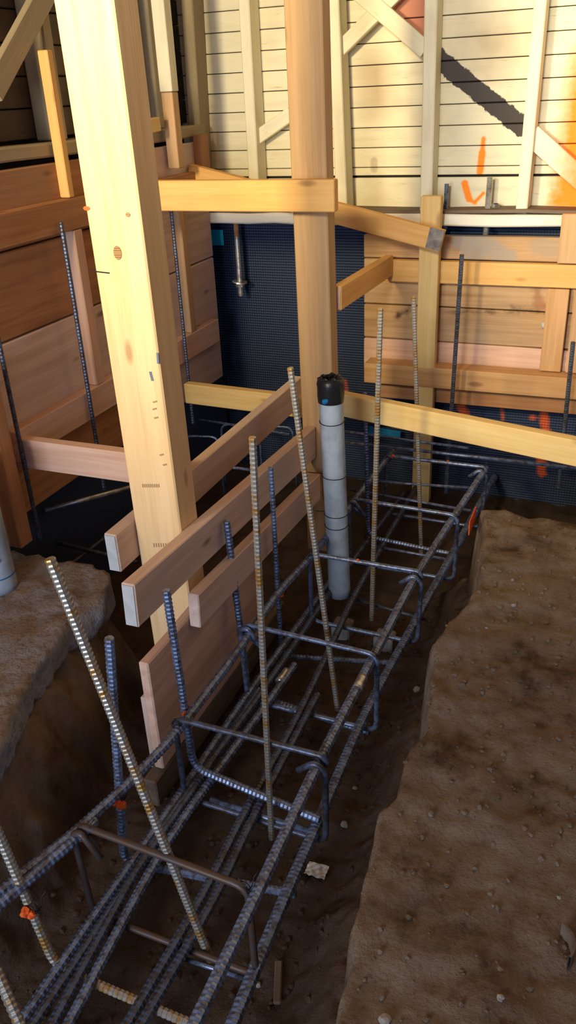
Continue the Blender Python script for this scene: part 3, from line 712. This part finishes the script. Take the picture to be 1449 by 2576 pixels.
c = s.mix(dirt, (.30, .32, .36), (.25, .18, .125)); c = s.mix(s.math('MULTIPLY', s.ramp(n2, [(.5, 0.), (.66, 1.)]), .5), c, (.10, .06, .04))
s.bump(s.math('ADD', n1, n2), .8, .01); M['dirty_concrete'] = s.out(c, .9, 0, .2)
prism('concrete_slab', [(-1.16, .55), (-1.235, 1.1), (-1.33, 1.33), (-1.37, 1.55), (-1.345, 1.70), (-1.385, 1.81), (-1.50, 1.875), (-1.68, 1.86), (-1.95, 1.84), (-1.95, .55)], -.10, .005, 'dirty_concrete', 'broken concrete slab covered in dirt on the left bank beside the big post', 'slab')
# whitish plastic tube at left edge
e = empty('plastic_tube', tuple(atZ(0, 1478, .004)), 'dirty white round plastic tube standing on the slab at the left picture edge', 'tube')
pa = atY(10, 1505, 1.40); base = atZ(0, 1478, .004); top_ = base + Vector((-.012, .01, .42)); e.location = base
me, org = tubemesh([base, base.lerp(top_, .04), base.lerp(top_, .5), top_], .056, 0, sides=28); link('tube_body', me, 'plastic', e, Matrix.Translation(org))
me, org = tubemesh([base.lerp(top_, .12), base.lerp(top_, .13)], .0567, 0, sides=28); link('blue_line', me, 'blue_strip', e, Matrix.Translation(org))
for k, (u, v_) in enumerate(((.42, .0), (.5, .015), (.36, .01))):
    q = base.lerp(top_, u * .8) + Vector((.04, -.04, 0)); blob('black_smudge', q, .014, 'black_tape', e, 1.4, 2)

# ------------------------------------------------------------------ debris
def prop(px, py, z): return atZ(px, py, z)
def groundz(p): return ground(p.x, p.y)
def hit(px, py):
    d = ray(px, py); t = .3
    while t < 8:
        q = CAM + d * t
        if q.z < ground(q.x, q.y): return Vector((q.x, q.y, ground(q.x, q.y)))
        t += .006
    return q
for px, py, lab in ((862, 1575, 'left one of two small concrete spacer blocks on the trench floor'), (968, 1605, 'right one of two small concrete spacer blocks, nearer the dirt bank')):
    q = hit(px, py + 25); o = box('spacer_block', q + Vector((-.035, -.035, -.005)), q + Vector((.035, .035, .06)), 'concrete', None, .006, 0); T(o, lab, 'block')
q = hit(797, 2202); bm = bmesh.new(); bmesh.ops.create_grid(bm, x_segments=8, y_segments=6, size=.5)
for v in bm.verts: v.co = Vector((v.co.x * .055, v.co.y * .04, .016 + noise.noise(v.co * 5) * .008))
bmesh.ops.solidify(bm, geom=bm.faces[:], thickness=.0015)
me = D.meshes.new('scrap'); bm.to_mesh(me); bm.free(); T(link('paper_scrap', me, 'paper', None, Matrix.Translation(q)), 'torn pale paper scrap on the trench floor right of the thick lower rebar', 'debris')
q = hit(690, 2480); q2_ = hit(698, 2535); T(board('wood_offcut', hit(702, 2425) + Vector((0, 0, .01)), q2_ + Vector((0, 0, .01)), .018, .010, 'drift', Vector((1, 0, 0))), 'narrow wood offcut lying at the trench bottom near the bottom picture edge', 'offcut')
M['palestone'] = flat('pale_stone', (.36, .34, .31), .9, 0, .35, 40)
st = [(1049, 1738, .016, 'white angular stone on the very edge of the right bank'), (866, 1978 + 100, .014, 'pale chip on the trench slope beside the thick lower rebar'), (1293, 1525, .010, 'grey white pebble in the middle of the right bank'), (892, 1985, .011, 'light stone low on the right trench slope'), (648, 2478, .010, 'small whitish stone touching the thick rebar near the bottom'), (545, 2265, .008, 'tiny pale pebble near the foot of the leaning foreground rebar'), (968, 2570, .014, 'round pale stone cut by the bottom picture edge'), (1290, 1460, .007, 'tiny bright pebble on the upper right bank'), (1224, 1583, .007, 'tiny bright pebble just below the grey white pebble'), (1406, 2260, .006, 'tiny cream chip near the right picture edge'), (1258, 2515, .009, 'small pale pebble at the lower right of the dirt')]
for px, py, r_, lab in st: q = hit(px, py); T(blob('stone', q + Vector((0, 0, r_ * .1)), r_ * .75, 'palestone', None, .7), lab, 'stone')
# half buried curved shard
q = hit(1368, 2395); e_ = q
pts = [q + Vector((math.cos(t) * .045, math.sin(t) * .045, .012)) for t in [-.5 + i * .14 for i in range(12)]]
vs_ = []; fs_ = []
for i, p_ in enumerate(pts):
    d_ = (p_ - q); d_.z = 0; d_.normalize()
    for r_, z in ((0, 0), (0, .035), (.004, .035), (.004, 0)): vs_.append(tuple(p_ - q + d_ * r_ + Vector((0, 0, z - .015))))
for i in range(len(pts) - 1):
    for k in range(4): k2 = (k + 1) % 4; fs_.append((i * 4 + k, i * 4 + k2, (i + 1) * 4 + k2, (i + 1) * 4 + k))
me = D.meshes.new('shard'); me.from_pydata(vs_, [], fs_); me.update(); T(link('curved_shard', me, 'drift', None, Matrix.Translation(q)), 'curved rusty shard half buried in the dirt at lower right', 'debris')
a = atZ(1186, 1310, -.02); q = Vector((interp(a.y, ER) - .003, a.y, 0))
T(board('orange_flag', q + Vector((-.004, -.06, -.02)), q + Vector((-.004, .06, -.02)), .055, .004, 'orange'), 'orange painted strip on the far corner of the right bank', 'marker')
# crumbs of soil
def scatter(name, n, region, rr, mat, label, seed):
    rnd = random.Random(seed); bm = bmesh.new()
    for i in range(n):
        x = rnd.uniform(region[0], region[1]); y = rnd.uniform(region[2], region[3]); z = ground(x, y)
        if region[4] and not (region[4](x, y, z)): continue
        r_ = rr * rnd.uniform(.4, 1.3) ** 2
        g_ = bmesh.ops.create_icosphere(bm, subdivisions=1, radius=r_)
        m3 = Matrix.Rotation(rnd.uniform(0, 6), 3, 'Z')
        sx_, sy_, sz_ = rnd.uniform(.7, 1.4), rnd.uniform(.7, 1.3), rnd.uniform(.5, .9)
        for v in g_['verts']:
            c_ = v.co; c_ = Vector((c_.x * sx_, c_.y * sy_, c_.z * sz_)) * rnd.uniform(.85, 1.15); v.co = m3 @ c_ + Vector((x, y, z + r_ * .2))
    me = D.meshes.new(name); bm.to_mesh(me); bm.free(); return tag(link(name, me, mat), label, 'dirt', None, 'stuff')
scatter('dirt_crumbs', 1500, (-.35, .65, .5, 2.7, lambda x, y, z: z > -.05), .0045, 'soil', 'loose dirt crumbs on the right bank', 3)
scatter('trench_crumbs', 1100, (-1.15, -.42, .5, 2.5, lambda x, y, z: -.42 < z < -.03 or True), .006, 'soil', 'loose dirt clods in the trench and on the left slope', 4)

# ------------------------------------------------------------------ rest of the shell (behind and beside the camera)
tag(box('wall_right', (2.4, -2.3, -.1), (2.5, 3.7, 2.4), 'plank', None, 0, 1), 'plain board wall on the right', None, None, 'structure')
tag(box('wall_left_front', (-2.05, -2.3, -.1), (-1.97, 1.0, 2.4), 'plank', None, 0, 1), 'plain board wall on the left near the camera', None, None, 'structure')
tag(box('ceiling', (-2.1, -2.3, 2.42), (2.5, 3.75, 2.47), 'plank', None, 0, 0), 'plank ceiling of the house above', None, None, 'structure')

# repeats carry a shared group phrase
GR = {'stirrup': 'rectangular stirrups of the rebar cage', 'long_bar': 'long bars running the length of the rebar cage', 'tall_dowel': 'tall rebars standing up from the trench',
      'hooked_dowel': 'bent dowels tied to the left side of the cage', 'cross_bar': 'loose cross bars in the trenches', 'form_board': 'boards nailed in a row beside the cage',
      'wall_rebar': 'thin rebars against the left wall', 'stone': 'pale stones on the dirt', 'spacer_block': 'concrete spacer blocks', 'far_tie': 'looped ties beyond the rear board',
      'shoring_post': 'heavy timber posts', 'rail_board': 'horizontal rail boards of the shoring', 'shoring_upright': 'short uprights on the plank shoring', 'anchor_bolt': 'anchor bolts through the sill',
      'stud_board': 'short uprights on the left wall', 'long_brace': 'low pale brace boards', 'form_plank': 'form planks beside the cage'}
for o in D.objects:
    b_ = o.name.split('.')[0]
    if o.parent is None and b_ in GR and o.get('label'): o['group'] = GR[b_]
